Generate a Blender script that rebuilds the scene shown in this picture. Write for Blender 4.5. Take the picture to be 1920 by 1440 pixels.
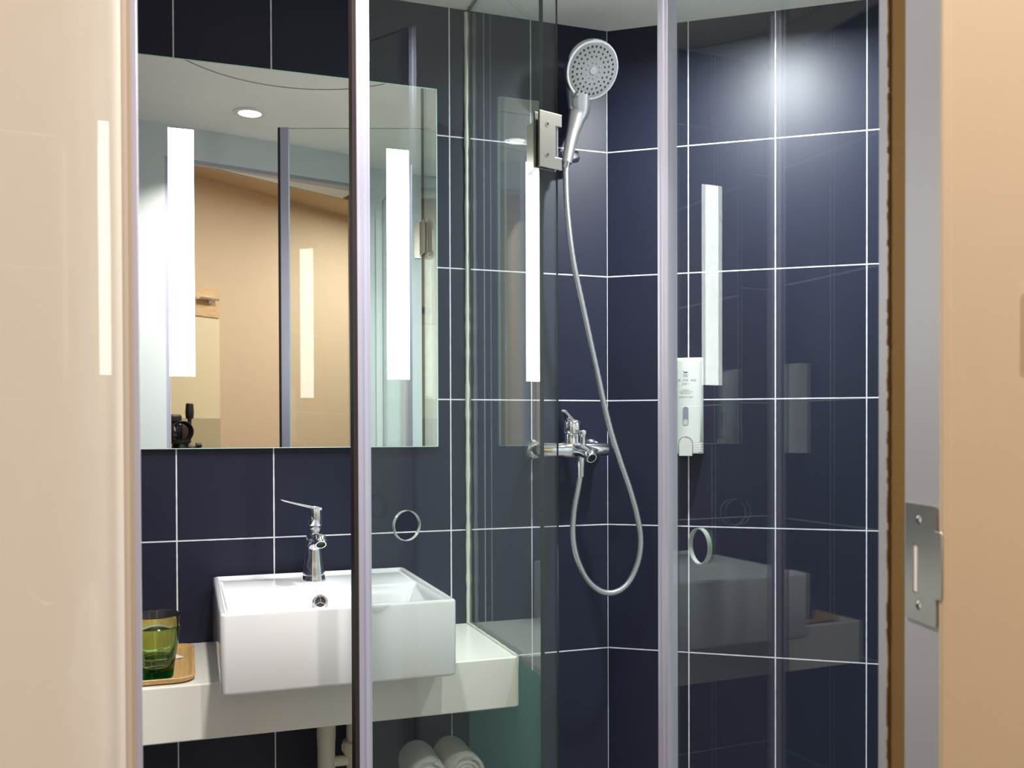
import bpy, bmesh, math, random
from mathutils import Matrix, Vector, Euler
random.seed(4)
for o in list(bpy.data.objects):
    bpy.data.objects.remove(o)
SC = bpy.context.scene
COL = SC.collection
PI = math.pi
R = math.radians

# ------------------------------------------------------------------ camera
cam_d = bpy.data.cameras.new('camera')
cam = bpy.data.objects.new('camera', cam_d)
COL.objects.link(cam)
SC.camera = cam
CAM = Vector((-0.9707, -2.0839, 1.2885))
yaw, pitch, roll = -0.33442, -0.01127, 0.00324
Mcam = Matrix.Rotation(yaw, 3, 'Z') @ Matrix.Rotation(pitch, 3, 'X') @ Matrix.Rotation(roll, 3, 'Y')
right, fwd, up = Mcam.col[0], Mcam.col[1], Mcam.col[2]
M4 = Matrix((right, up, -fwd)).transposed().to_4x4()
cam.matrix_world = Matrix.Translation(CAM) @ M4
cam_d.sensor_fit = 'HORIZONTAL'
cam_d.sensor_width = 36.0
cam_d.lens = 1766.33 / 1920 * 36.0
cam_d.shift_y = (827.16 - 720) / 1920
cam_d.clip_start = 0.003
cam_d.clip_end = 50
cam_d.dof.use_dof = True
cam_d.dof.focus_distance = 2.05
cam_d.dof.aperture_fstop = 9.0

# ------------------------------------------------------------------ world, exposure
w = bpy.data.worlds.new('world')
SC.world = w
w.use_nodes = True
w.node_tree.nodes['Background'].inputs[0].default_value = (0.9, 0.85, 0.8, 1)
w.node_tree.nodes['Background'].inputs[1].default_value = 0.05
vs = SC.view_settings
vs.view_transform = 'Standard'
vs.look = 'None'
vs.exposure = 0.15
vs.gamma = 1.0
vs.use_curve_mapping = False
cy = SC.cycles
cy.max_bounces = 14
cy.diffuse_bounces = 5
cy.glossy_bounces = 8
cy.transmission_bounces = 12
cy.transparent_max_bounces = 40
cy.sample_clamp_indirect = 6.0
cy.caustics_reflective = True
cy.caustics_refractive = False

BAR_POWER = 9.0        # mirror light strips
LAMP_A = 10.0           # downlight over the basin
LAMP_C = 18.0           # downlight in the shower
FILL_HALL = 30.0       # unseen hall lamps added to light the tan walls and basin front

# ------------------------------------------------------------------ node helpers
def new_mat(name):
    m = bpy.data.materials.new(name)
    m.use_nodes = True
    nt = m.node_tree
    nt.nodes.clear()
    out = nt.nodes.new('ShaderNodeOutputMaterial')
    return m, nt, out

def principled(name, col, rough=0.5, metal=0.0, spec=0.5, bump=None, coat=0.0, var=0.0, var_scale=20):
    m, nt, out = new_mat(name)
    b = nt.nodes.new('ShaderNodeBsdfPrincipled')
    b.inputs['Base Color'].default_value = (*col, 1)
    b.inputs['Roughness'].default_value = rough
    b.inputs['Metallic'].default_value = metal
    b.inputs['Specular IOR Level'].default_value = spec
    b.inputs['Coat Weight'].default_value = coat
    b.inputs['Coat Roughness'].default_value = 0.03
    nt.links.new(b.outputs[0], out.inputs[0])
    if bump or var:
        tc = nt.nodes.new('ShaderNodeTexCoord')
    if bump:
        n = nt.nodes.new('ShaderNodeTexNoise')
        n.inputs['Scale'].default_value = bump[0]
        n.inputs['Detail'].default_value = 4
        bp = nt.nodes.new('ShaderNodeBump')
        bp.inputs['Strength'].default_value = bump[1]
        bp.inputs['Distance'].default_value = bump[2]
        nt.links.new(tc.outputs['Object'], n.inputs['Vector'])
        nt.links.new(n.outputs['Fac'], bp.inputs['Height'])
        nt.links.new(bp.outputs[0], b.inputs['Normal'])
    if var:
        n = nt.nodes.new('ShaderNodeTexNoise')
        n.inputs['Scale'].default_value = var_scale
        n.inputs['Detail'].default_value = 3
        mx = nt.nodes.new('ShaderNodeMix')
        mx.data_type = 'RGBA'
        mx.inputs[6].default_value = (*[c * (1 - var) for c in col], 1)
        mx.inputs[7].default_value = (*[min(1, c * (1 + var)) for c in col], 1)
        nt.links.new(tc.outputs['Object'], n.inputs['Vector'])
        nt.links.new(n.outputs['Fac'], mx.inputs[0])
        nt.links.new(mx.outputs[2], b.inputs['Base Color'])
    return m

def emission(name, col, s):
    m, nt, out = new_mat(name)
    e = nt.nodes.new('ShaderNodeEmission')
    e.inputs[0].default_value = (*col, 1)
    e.inputs[1].default_value = s
    nt.links.new(e.outputs[0], out.inputs[0])
    return m

def clear_glass(name, tint, base=0.045, rough=0.0):
    # architectural pane: straight transmission with a tint, mirror reflection by Schlick's law
    m, nt, out = new_mat(name)
    t = nt.nodes.new('ShaderNodeBsdfTransparent')
    t.inputs[0].default_value = (*tint, 1)
    g = nt.nodes.new('ShaderNodeBsdfGlossy')
    g.inputs['Roughness'].default_value = rough
    g.inputs['Color'].default_value = (1, 1, 1, 1)
    lw = nt.nodes.new('ShaderNodeLayerWeight')
    lw.inputs['Blend'].default_value = 0.5
    p = nt.nodes.new('ShaderNodeMath'); p.operation = 'POWER'; p.inputs[1].default_value = 5.0
    s = nt.nodes.new('ShaderNodeMath'); s.operation = 'MULTIPLY_ADD'
    s.inputs[1].default_value = 1 - base; s.inputs[2].default_value = base
    mx = nt.nodes.new('ShaderNodeMixShader')
    nt.links.new(lw.outputs['Facing'], p.inputs[0])
    nt.links.new(p.outputs[0], s.inputs[0])
    nt.links.new(s.outputs[0], mx.inputs[0])
    nt.links.new(t.outputs[0], mx.inputs[1])
    nt.links.new(g.outputs[0], mx.inputs[2])
    nt.links.new(mx.outputs[0], out.inputs[0])
    return m

def real_glass(name, col, rough=0.0, ior=1.5):
    m, nt, out = new_mat(name)
    g = nt.nodes.new('ShaderNodeBsdfGlass')
    g.inputs['Color'].default_value = (*col, 1)
    g.inputs['Roughness'].default_value = rough
    g.inputs['IOR'].default_value = ior
    nt.links.new(g.outputs[0], out.inputs[0])
    return m

def tile_mat(name, col, grout, pu, pv, ou, ov, gw, rough, spec=0.5):
    # wall tile: object X runs along the wall, object Z is the height
    m, nt, out = new_mat(name)
    N, L = nt.nodes, nt.links
    tc = N.new('ShaderNodeTexCoord')
    sx = N.new('ShaderNodeSeparateXYZ')
    L.new(tc.outputs['Object'], sx.inputs[0])
    def line(sock, period, off):
        a = N.new('ShaderNodeMath'); a.operation = 'ADD'; a.inputs[1].default_value = -off + period * 50.5
        d = N.new('ShaderNodeMath'); d.operation = 'DIVIDE'; d.inputs[1].default_value = period
        f = N.new('ShaderNodeMath'); f.operation = 'FRACT'
        s = N.new('ShaderNodeMath'); s.operation = 'SUBTRACT'; s.inputs[1].default_value = 0.5
        b = N.new('ShaderNodeMath'); b.operation = 'ABSOLUTE'
        k = N.new('ShaderNodeMath'); k.operation = 'MULTIPLY'; k.inputs[1].default_value = period
        L.new(sock, a.inputs[0]); L.new(a.outputs[0], d.inputs[0]); L.new(d.outputs[0], f.inputs[0])
        L.new(f.outputs[0], s.inputs[0]); L.new(s.outputs[0], b.inputs[0]); L.new(b.outputs[0], k.inputs[0])
        return k.outputs[0]
    u = line(sx.outputs['X'], pu, ou)
    v = line(sx.outputs['Z'], pv, ov)
    mn = N.new('ShaderNodeMath'); mn.operation = 'MINIMUM'
    L.new(u, mn.inputs[0]); L.new(v, mn.inputs[1])
    wob = N.new('ShaderNodeTexNoise'); wob.inputs['Scale'].default_value = 60; wob.inputs['Detail'].default_value = 2
    L.new(tc.outputs['Object'], wob.inputs['Vector'])
    wm = N.new('ShaderNodeMath'); wm.operation = 'MULTIPLY_ADD'; wm.inputs[1].default_value = gw * 0.35; wm.inputs[2].default_value = gw * 0.33
    L.new(wob.outputs['Fac'], wm.inputs[0])
    lt = N.new('ShaderNodeMath'); lt.operation = 'LESS_THAN'
    L.new(mn.outputs[0], lt.inputs[0]); L.new(wm.outputs[0], lt.inputs[1])
    nz = N.new('ShaderNodeTexNoise'); nz.inputs['Scale'].default_value = 9; nz.inputs['Detail'].default_value = 5
    L.new(tc.outputs['Object'], nz.inputs['Vector'])
    cv = N.new('ShaderNodeMix'); cv.data_type = 'RGBA'
    cv.inputs[6].default_value = (*[c * 0.86 for c in col], 1)
    cv.inputs[7].default_value = (*[c * 1.14 for c in col], 1)
    L.new(nz.outputs['Fac'], cv.inputs[0])
    mx = N.new('ShaderNodeMix'); mx.data_type = 'RGBA'
    mx.inputs[7].default_value = (*grout, 1)
    L.new(lt.outputs[0], mx.inputs[0]); L.new(cv.outputs[2], mx.inputs[6])
    b = N.new('ShaderNodeBsdfPrincipled')
    b.inputs['Specular IOR Level'].default_value = spec
    L.new(mx.outputs[2], b.inputs['Base Color'])
    rr = N.new('ShaderNodeMath'); rr.operation = 'MULTIPLY_ADD'; rr.inputs[1].default_value = 0.45; rr.inputs[2].default_value = rough
    L.new(lt.outputs[0], rr.inputs[0]); L.new(rr.outputs[0], b.inputs['Roughness'])
    fine = N.new('ShaderNodeTexNoise'); fine.inputs['Scale'].default_value = 420; fine.inputs['Detail'].default_value = 2
    L.new(tc.outputs['Object'], fine.inputs['Vector'])
    bp = N.new('ShaderNodeBump'); bp.inputs['Strength'].default_value = 0.10; bp.inputs['Distance'].default_value = 0.001
    L.new(fine.outputs['Fac'], bp.inputs['Height']); L.new(bp.outputs[0], b.inputs['Normal'])
    L.new(b.outputs[0], out.inputs[0])
    return m

def wood_mat(name, c1, c2, axis=(1, 18, 18), rough=0.45):
    m, nt, out = new_mat(name)
    N, L = nt.nodes, nt.links
    tc = N.new('ShaderNodeTexCoord')
    mp = N.new('ShaderNodeMapping'); mp.inputs['Scale'].default_value = axis
    nz = N.new('ShaderNodeTexNoise'); nz.inputs['Scale'].default_value = 12; nz.inputs['Detail'].default_value = 6
    rp = N.new('ShaderNodeValToRGB')
    rp.color_ramp.elements[0].position = 0.35; rp.color_ramp.elements[1].position = 0.65
    rp.color_ramp.elements[0].color = (*c1, 1); rp.color_ramp.elements[1].color = (*c2, 1)
    b = N.new('ShaderNodeBsdfPrincipled'); b.inputs['Roughness'].default_value = rough
    L.new(tc.outputs['Object'], mp.inputs[0]); L.new(mp.outputs[0], nz.inputs['Vector'])
    L.new(nz.outputs['Fac'], rp.inputs[0]); L.new(rp.outputs[0], b.inputs['Base Color'])
    L.new(b.outputs[0], out.inputs[0])
    return m

def gloss_panel_mat(name, col, fac, rough):
    # lacquered leaf: matt body colour under a thin even sheen
    m, nt, out = new_mat(name)
    N, L = nt.nodes, nt.links
    d = N.new('ShaderNodeBsdfDiffuse'); d.inputs[0].default_value = (*col, 1)
    g = N.new('ShaderNodeBsdfGlossy'); g.inputs['Roughness'].default_value = rough
    g.inputs['Color'].default_value = (1, 1, 1, 1)
    tc = N.new('ShaderNodeTexCoord')
    nz = N.new('ShaderNodeTexNoise'); nz.inputs['Scale'].default_value = 5; nz.inputs['Detail'].default_value = 1
    bp = N.new('ShaderNodeBump'); bp.inputs['Strength'].default_value = 0.05; bp.inputs['Distance'].default_value = 0.01
    L.new(tc.outputs['Object'], nz.inputs['Vector']); L.new(nz.outputs['Fac'], bp.inputs['Height'])
    L.new(bp.outputs[0], g.inputs['Normal'])
    mx = N.new('ShaderNodeMixShader'); mx.inputs[0].default_value = fac
    L.new(d.outputs[0], mx.inputs[1]); L.new(g.outputs[0], mx.inputs[2])
    L.new(mx.outputs[0], out.inputs[0])
    return m

def frosted_mat(name, col):
    m, nt, out = new_mat(name)
    N, L = nt.nodes, nt.links
    d = N.new('ShaderNodeBsdfDiffuse'); d.inputs[0].default_value = (*[c * 0.8 for c in col], 1)
    t = N.new('ShaderNodeBsdfTranslucent'); t.inputs[0].default_value = (*col, 1)
    x = N.new('ShaderNodeMixShader'); x.inputs[0].default_value = 0.6
    L.new(d.outputs[0], x.inputs[1]); L.new(t.outputs[0], x.inputs[2])
    tr = N.new('ShaderNodeBsdfTransparent'); tr.inputs[0].default_value = (0.8, 0.95, 0.92, 1)
    y = N.new('ShaderNodeMixShader'); y.inputs[0].default_value = 0.25
    L.new(x.outputs[0], y.inputs[1]); L.new(tr.outputs[0], y.inputs[2])
    L.new(y.outputs[0], out.inputs[0])
    return m

M = {}
NAVY = (0.0100, 0.0130, 0.034)
GROUT = (0.74, 0.75, 0.80)
M['tile_l'] = tile_mat('navy_tile_mirror_wall', NAVY, GROUT, 0.1975, 0.30, 0.0, 0.16, 0.0028, 0.43, 0.38)
M['tile_r'] = tile_mat('navy_tile_shower_wall', NAVY, GROUT, 0.1980, 0.30, -0.0045, 0.16, 0.0028, 0.43, 0.38)
M['tile_s'] = tile_mat('navy_tile_side_wall', NAVY, GROUT, 0.1980, 0.30, 0.06, 0.16, 0.0028, 0.43, 0.38)
M['floor'] = tile_mat('grey_floor_tile', (0.16, 0.16, 0.17), (0.4, 0.4, 0.4), 0.3, 0.3, 0, 0, 0.003, 0.4)
M['ceiling'] = principled('ceiling_paint', (0.90, 0.88, 0.82), 0.6, var=0.03, var_scale=4)
M['white_panel'] = principled('white_wall_panel', (0.66, 0.70, 0.70), 0.35, var=0.02, var_scale=3)
M['tan'] = principled('tan_paint', (0.53, 0.415, 0.29), 0.7, bump=(240, 0.12, 0.001), var=0.03, var_scale=14)
M['tan_dark'] = principled('tan_ceiling_paint', (0.53, 0.415, 0.29), 0.7)
M['hall_floor'] = wood_mat('hall_floor_wood', (0.20, 0.12, 0.06), (0.30, 0.19, 0.10))
M['chrome'] = principled('chrome', (0.88, 0.89, 0.91), 0.11, metal=1.0)
M['satin'] = principled('satin_chrome', (0.62, 0.63, 0.65), 0.22, metal=1.0)
M['steel'] = principled('brushed_nickel', (0.56, 0.53, 0.47), 0.28, metal=1.0)
M['hose'] = principled('hose_silver', (0.48, 0.50, 0.52), 0.32, metal=0.85)
M['alu'] = principled('anodised_aluminium', (0.50, 0.50, 0.62), 0.34, metal=0.35)
M['alu_jamb'] = principled('frame_aluminium', (0.42, 0.43, 0.475), 0.42, metal=0.3)
M['black_rubber'] = principled('black_gasket', (0.02, 0.012, 0.012), 0.5)
M['dark_screw'] = principled('screw_socket', (0.10, 0.09, 0.08), 0.4, metal=0.8)
M['ceramic'] = principled('white_ceramic', (0.74, 0.75, 0.78), 0.08, coat=0.4)
M['solid'] = principled('cream_solid_surface', (0.80, 0.79, 0.74), 0.22, var=0.015, var_scale=30)
M['mirror'] = principled('mirror_silver', (0.90, 0.925, 0.905), 0.0, metal=1.0)
M['mirror_edge'] = principled('mirror_lit_green_edge', (0.45, 0.80, 0.62), 0.15)  # light green stands for light transmitted through the glass edge
M['mirror_bevel'] = principled('mirror_lit_edge', (0.62, 0.92, 0.78), 0.2)  # brightness of the strip-lit bevel put into the colour
M['bar'] = emission('light_strip_diffuser', (1.0, 0.985, 0.96), BAR_POWER)
M['lens'] = emission('downlight_lens', (1.0, 0.97, 0.92), 3.0)
M['white_plastic'] = principled('white_plastic', (0.80, 0.80, 0.80), 0.35)
M['disp'] = principled('dispenser_white', (0.66, 0.68, 0.66), 0.25)
M['disp_shade'] = principled('dispenser_recess', (0.30, 0.29, 0.26), 0.6)
M['window_grey'] = principled('dispenser_window', (0.22, 0.26, 0.33), 0.12)
M['soap'] = principled('soap_level', (0.52, 0.53, 0.52), 0.3)
M['print'] = principled('grey_print', (0.22, 0.24, 0.26), 0.6)
M['navy_print'] = principled('navy_print', (0.06, 0.08, 0.16), 0.6)
M['red_print'] = principled('red_print', (0.55, 0.08, 0.10), 0.6)
M['glass'] = clear_glass('shower_glass', (0.955, 0.982, 0.972), 0.036)
M['glass_edge'] = principled('glass_green_edge', (0.006, 0.016, 0.015), 0.12, spec=0.4)
M['hole_edge'] = principled('polished_hole_edge', (0.27, 0.34, 0.31), 0.12)
M['frost'] = frosted_mat('frosted_film', (0.20, 0.36, 0.34))
M['sealant'] = principled('silicone', (0.62, 0.64, 0.56), 0.4, bump=(60, 0.3, 0.002))
M['leaf'] = gloss_panel_mat('beige_lacquer', (0.56, 0.49, 0.42), 0.042, 0.02)
M['leaf_edge'] = principled('tan_edge_band', (0.53, 0.415, 0.29), 0.6)
M['brush'] = principled('brown_pile', (0.20, 0.115, 0.03), 0.95, bump=(900, 0.9, 0.002))
M['tumbler'] = real_glass('green_tumbler_glass', (0.82, 0.94, 0.72))
M['tumbler_amber'] = real_glass('amber_tumbler_glass', (0.985, 0.965, 0.95))
M['tumbler_base'] = real_glass('green_tumbler_base', (0.07, 0.62, 0.22))
M['bamboo'] = wood_mat('bamboo', (0.50, 0.30, 0.11), (0.62, 0.40, 0.17), axis=(22, 1, 22))
M['oak'] = wood_mat('pale_oak', (0.50, 0.33, 0.17), (0.62, 0.44, 0.25), axis=(2, 2, 26))
M['paper'] = principled('white_card', (0.85, 0.85, 0.85), 0.6)
M['towel'] = principled('white_terry', (0.80, 0.81, 0.78), 0.95, bump=(420, 0.8, 0.004))
M['pvc'] = principled('cream_pvc', (0.66, 0.62, 0.50), 0.4)
M['cam_black'] = principled('camera_black', (0.012, 0.010, 0.010), 0.4)
M['lens_glass'] = principled('lens_front', (0.004, 0.004, 0.006), 0.03, coat=1.0)
M['cream_board'] = principled('cream_board', (0.66, 0.58, 0.40), 0.35)
M['grey_board'] = principled('grey_beige_board', (0.42, 0.37, 0.24), 0.5)
M['hole_dark'] = principled('drain_dark', (0.015, 0.015, 0.02), 0.6)
M['seam'] = principled('seam_grey', (0.30, 0.29, 0.27), 0.7)

# ------------------------------------------------------------------ mesh helpers
class MB:
    def __init__(s):
        s.bm = bmesh.new()
    def _add(s, verts, faces, mi=0):
        vs_ = [s.bm.verts.new(v) for v in verts]
        for f in faces:
            try:
                fc = s.bm.faces.new([vs_[i] for i in f]); fc.material_index = mi
            except ValueError:
                pass
        return vs_
    def box(s, c, d, m=None, mi=0):
        x, y, z = d[0] / 2, d[1] / 2, d[2] / 2
        V = [Vector(p) for p in [(-x,-y,-z),(x,-y,-z),(x,y,-z),(-x,y,-z),(-x,-y,z),(x,-y,z),(x,y,z),(-x,y,z)]]
        mm = m or Matrix.Identity(3)
        V = [mm @ v + Vector(c) for v in V]
        s._add(V, [(0,3,2,1),(4,5,6,7),(0,1,5,4),(1,2,6,5),(2,3,7,6),(3,0,4,7)], mi)
        return s
    def span(s, x0, x1, y0, y1, z0, z1, mi=0):
        return s.box(((x0+x1)/2, (y0+y1)/2, (z0+z1)/2), (abs(x1-x0), abs(y1-y0), abs(z1-z0)), None, mi)
    def tube(s, pts, rad, n=16, cap=True, mi=0, flat=None):
        pts = [Vector(p) for p in pts]
        if not isinstance(rad, (list, tuple)):
            rad = [rad] * len(pts)
        T = []
        for i in range(len(pts)):
            a = pts[max(i-1, 0)]; b = pts[min(i+1, len(pts)-1)]
            t = (b - a)
            T.append(t.normalized() if t.length > 1e-9 else Vector((0,0,1)))
        ref = Vector((0,0,1)) if abs(T[0].z) < 0.9 else Vector((1,0,0))
        u = T[0].cross(ref).normalized()
        rings = []
        for i, p in enumerate(pts):
            u = (u - T[i] * u.dot(T[i])).normalized()
            v = T[i].cross(u)
            ru = rv = rad[i]
            if flat: rv = rad[i] * flat
            rings.append([s.bm.verts.new(p + u * math.cos(2*PI*k/n) * ru + v * math.sin(2*PI*k/n) * rv) for k in range(n)])
        for a, b in zip(rings, rings[1:]):
            for k in range(n):
                f = s.bm.faces.new([a[k], a[(k+1)%n], b[(k+1)%n], b[k]]); f.material_index = mi
        if cap:
            s.bm.faces.new(list(reversed(rings[0]))).material_index = mi
            s.bm.faces.new(rings[-1]).material_index = mi
        return s
    def lathe(s, prof, m=None, n=48, mi=0, close=False):
        # prof: (r, h) pairs round the local Z axis of matrix m
        mm = m or Matrix.Identity(4)
        rings = []
        for r, h in prof:
            if r < 1e-6:
                rings.append([s.bm.verts.new(mm @ Vector((0,0,h)))])
            else:
                rings.append([s.bm.verts.new(mm @ Vector((r*math.cos(2*PI*k/n), r*math.sin(2*PI*k/n), h))) for k in range(n)])
        prs = list(zip(rings, rings[1:]))
        if close: prs.append((rings[-1], rings[0]))
        for a, b in prs:
            for k in range(n):
                if len(a) == 1 and len(b) == 1: continue
                if len(a) == 1: vv = [a[0], b[(k+1)%n], b[k]]
                elif len(b) == 1: vv = [a[k], a[(k+1)%n], b[0]]
                else: vv = [a[k], a[(k+1)%n], b[(k+1)%n], b[k]]
                s.bm.faces.new(vv).material_index = mi
        return s
    def prism(s, poly, h0, h1, m=None, mi=0, holes=(), side_mi=None, hole_mi=None):
        # poly in local XY, extruded along local Z from h0 to h1; holes are inner loops
        mm = m or Matrix.Identity(4)
        side_mi = mi if side_mi is None else side_mi
        hole_mi = side_mi if hole_mi is None else hole_mi
        tmp = bmesh.new()
        edges = []
        loops = [poly] + list(holes)
        for lp in loops:
            vv = [tmp.verts.new((p[0], p[1], 0)) for p in lp]
            for i in range(len(vv)):
                edges.append(tmp.edges.new((vv[i], vv[(i+1) % len(vv)])))
        if holes:
            bmesh.ops.triangle_fill(tmp, use_beauty=True, use_dissolve=False, edges=edges)
        else:
            tmp.faces.new(list(tmp.verts))
        tmp.verts.index_update()
        co = [v.co.copy() for v in tmp.verts]
        fs = [[v.index for v in f.verts] for f in tmp.faces]
        for f in tmp.faces: f.normal_update()
        nrm = [f.normal.z for f in tmp.faces]
        tmp.free()
        bot = [s.bm.verts.new(mm @ Vector((c.x, c.y, h0))) for c in co]
        top = [s.bm.verts.new(mm @ Vector((c.x, c.y, h1))) for c in co]
        for f, nz in zip(fs, nrm):
            ff = f if nz > 0 else list(reversed(f))
            s.bm.faces.new([top[i] for i in ff]).material_index = mi
            s.bm.faces.new([bot[i] for i in reversed(ff)]).material_index = mi
        k = 0
        for li, lp in enumerate(loops):
            n = len(lp)
            for i in range(n):
                a, b = k + i, k + (i+1) % n
                s.bm.faces.new([bot[a], bot[b], top[b], top[a]]).material_index = side_mi if li == 0 else hole_mi
            k += n
        return s
    def loft(s, rings, cap=True, mi=0):
        rr = [[s.bm.verts.new(p) for p in r] for r in rings]
        n = len(rr[0])
        for a, b in zip(rr, rr[1:]):
            for k in range(n):
                s.bm.faces.new([a[k], a[(k+1)%n], b[(k+1)%n], b[k]]).material_index = mi
        if cap:
            s.bm.faces.new(list(reversed(rr[0]))).material_index = mi
            s.bm.faces.new(rr[-1]).material_index = mi
        return s

ORIGIN = {}
def obj(name, mb, mat, parent=None, smooth=35, bevel=0.0, seg=2, origin=None, rotz=0.0):
    bm = mb.bm if isinstance(mb, MB) else mb
    bmesh.ops.recalc_face_normals(bm, faces=bm.faces)
    if parent is not None:
        org = ORIGIN[parent.name]
    else:
        org = Vector(origin) if origin is not None else Vector((0,0,0))
    bm.transform(Matrix.Translation(-org))
    if rotz:
        bm.transform(Matrix.Rotation(-rotz, 4, 'Z'))
    me = bpy.data.meshes.new(name)
    bm.to_mesh(me); bm.free()
    for mt in (mat if isinstance(mat, (list, tuple)) else [mat]):
        me.materials.append(M[mt] if isinstance(mt, str) else mt)
    if smooth:
        for p in me.polygons: p.use_smooth = True
        me.set_sharp_from_angle(angle=R(smooth))
    o = bpy.data.objects.new(name, me)
    COL.objects.link(o)
    if parent is not None:
        o.parent = parent
    else:
        o.location = org
        o.rotation_euler = (0, 0, rotz)
    ORIGIN[o.name] = org
    if bevel:
        b = o.modifiers.new('bevel', 'BEVEL')
        b.width = bevel; b.segments = seg; b.limit_method = 'ANGLE'; b.angle_limit = R(40)
        b.harden_normals = False
    return o

def thing(name, label, cat, loc, group=None):
    o = bpy.data.objects.new(name, None)
    COL.objects.link(o)
    o.empty_display_size = 0.02
    o.location = loc
    ORIGIN[o.name] = Vector(loc)
    return tag(o, label, cat, group)
def tag(o, label, cat, group=None):
    o['label'] = label; o['category'] = cat
    if group: o['group'] = group
    return o
def struct(name, mb, mat, **k):
    o = obj(name, mb, mat, **k)
    o['kind'] = 'structure'
    return o
def frame(origin, x, y):
    # 4x4 with local X, Y given, Z = X x Y
    x = Vector(x).normalized(); y = Vector(y).normalized(); z = x.cross(y)
    m = Matrix((x, y, z)).transposed().to_4x4()
    m.translation = Vector(origin)
    return m
def circle(cx, cy_, r, n=48):
    return [(cx + r*math.cos(2*PI*k/n), cy_ + r*math.sin(2*PI*k/n)) for k in range(n)]
def rrect(x0, x1, y0, y1, r, n=6):
    p = []
    for (cx, cy_, a) in ((x1-r, y1-r, 0), (x0+r, y1-r, 90), (x0+r, y0+r, 180), (x1-r, y0+r, 270)):
        for k in range(n+1):
            t = R(a + 90*k/n)
            p.append((cx + r*math.cos(t), cy_ + r*math.sin(t)))
    return p
def spline(pts, n=10):
    P = [Vector(p) for p in pts]
    P = [P[0]*2 - P[1]] + P + [P[-1]*2 - P[-2]]
    out = []
    for i in range(1, len(P)-2):
        for k in range(n):
            t = k / n
            a, b, c, d = P[i-1], P[i], P[i+1], P[i+2]
            out.append(0.5*((2*b) + (c-a)*t + (2*a-5*b+4*c-d)*t*t + (3*b-a-3*c+d)*t**3))
    out.append(P[-2])
    return out

# ------------------------------------------------------------------ room shell
CEIL = 2.252
PHI = R(35.38)
DR = Vector((math.cos(PHI), -math.sin(PHI), 0))     # along the slanting shower wall
NR = Vector((-math.sin(PHI), -math.cos(PHI), 0))    # its face
XL, XS = -1.155, 0.64                               # left wall, far shower side wall
SLEN = XS / DR.x

struct('wall_back', MB().span(XL-0.05, 0.0, 0.0, 0.06, 0, CEIL), 'tile_l', smooth=0)
mb = MB().span(0, SLEN, 0, 0.06, 0, CEIL)
o = struct('wall_right', mb, 'tile_r', smooth=0)
o.rotation_euler = (0, 0, -PHI)
yS = -SLEN*math.sin(PHI)
mb = MB().span(0, 1.30, 0, 0.06, 0, CEIL)
o = struct('wall_side', mb, 'white_panel', smooth=0)
o.location = (XS, yS, 0); o.rotation_euler = (0, 0, -PI/2)
mb = MB().span(0, 1.10, 0, 0.06, 0, CEIL)
o = struct('wall_left', mb, 'tile_s', smooth=0)
o.location = (XL, -1.10, 0); o.rotation_euler = (0, 0, PI/2)

# entrance wall: inner face runs slightly aslant, white inside, tan outside
EW = Vector((0.9704, -0.2416, 0)); EN = Vector((-0.2416, -0.9704, 0))
IJ = Vector((-0.359, -1.362, 0)); OJ = Vector((-0.385, -1.466, 0))
def quad_wall(mbx, a, b, c, d, z0, z1):
    # plan quad a,b (inner) c,d (outer)
    pl = [(p.x, p.y) for p in (a, b, c, d)]
    area = sum(pl[i][0]*pl[(i+1)%4][1]-pl[(i+1)%4][0]*pl[i][1] for i in range(4))
    if area < 0: pl.reverse()
    mbx.prism(pl, z0, z1)
    return mbx
L0 = Vector((XL, -1.056, 0)); L1 = Vector((-1.024, -1.088, 0))
HR = Vector((-0.36, -1.250, 0))
T = 0.075
HB = 2.152
struct('wall_entrance_left', quad_wall(MB(), L0, L1, L1+EN*0.010, L0+EN*0.010, 0, CEIL), 'white_panel', smooth=0)
struct('wall_entrance_header', quad_wall(MB(), L1, HR, HR+EN*0.215, L1+EN*0.010, HB, CEIL), 'white_panel', smooth=0)
RE = IJ + EW*1.05
struct('wall_entrance_right', quad_wall(MB(), IJ+EW*0.005, RE, RE+EN*0.06, IJ+EN*0.06+EW*0.005, 0, CEIL), 'white_panel', smooth=0)
JD = (OJ - IJ).normalized(); JN = Vector((-JD.y, JD.x, 0))
if JN.x > 0: JN = -JN           # faces the opening
# outer tan skins of the entrance wall, facing the hall
OJ = IJ + JD*0.1165 - JN*0.0
OE = OJ + EW*1.4
struct('wall_hall_right', quad_wall(MB(), OJ+EW*0.006-EN*0.030, OE-EN*0.030, OE, OJ+EW*0.006, 0, 2.5), 'tan', smooth=0)
LO = L1 + EN*0.012
struct('wall_hall_left', quad_wall(MB(), LO-EW*1.4, LO-EW*0.05, LO-EW*0.05+EN*0.01, LO-EW*1.4+EN*0.01, 0, 2.5), 'tan', smooth=0)
struct('wall_hall_header', quad_wall(MB(), LO-EW*0.05, OJ+EW*0.006, OJ+EW*0.006+EN*0.008, LO-EW*0.05+EN*0.008, HB+0.0, 2.5), 'tan', smooth=0)

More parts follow.
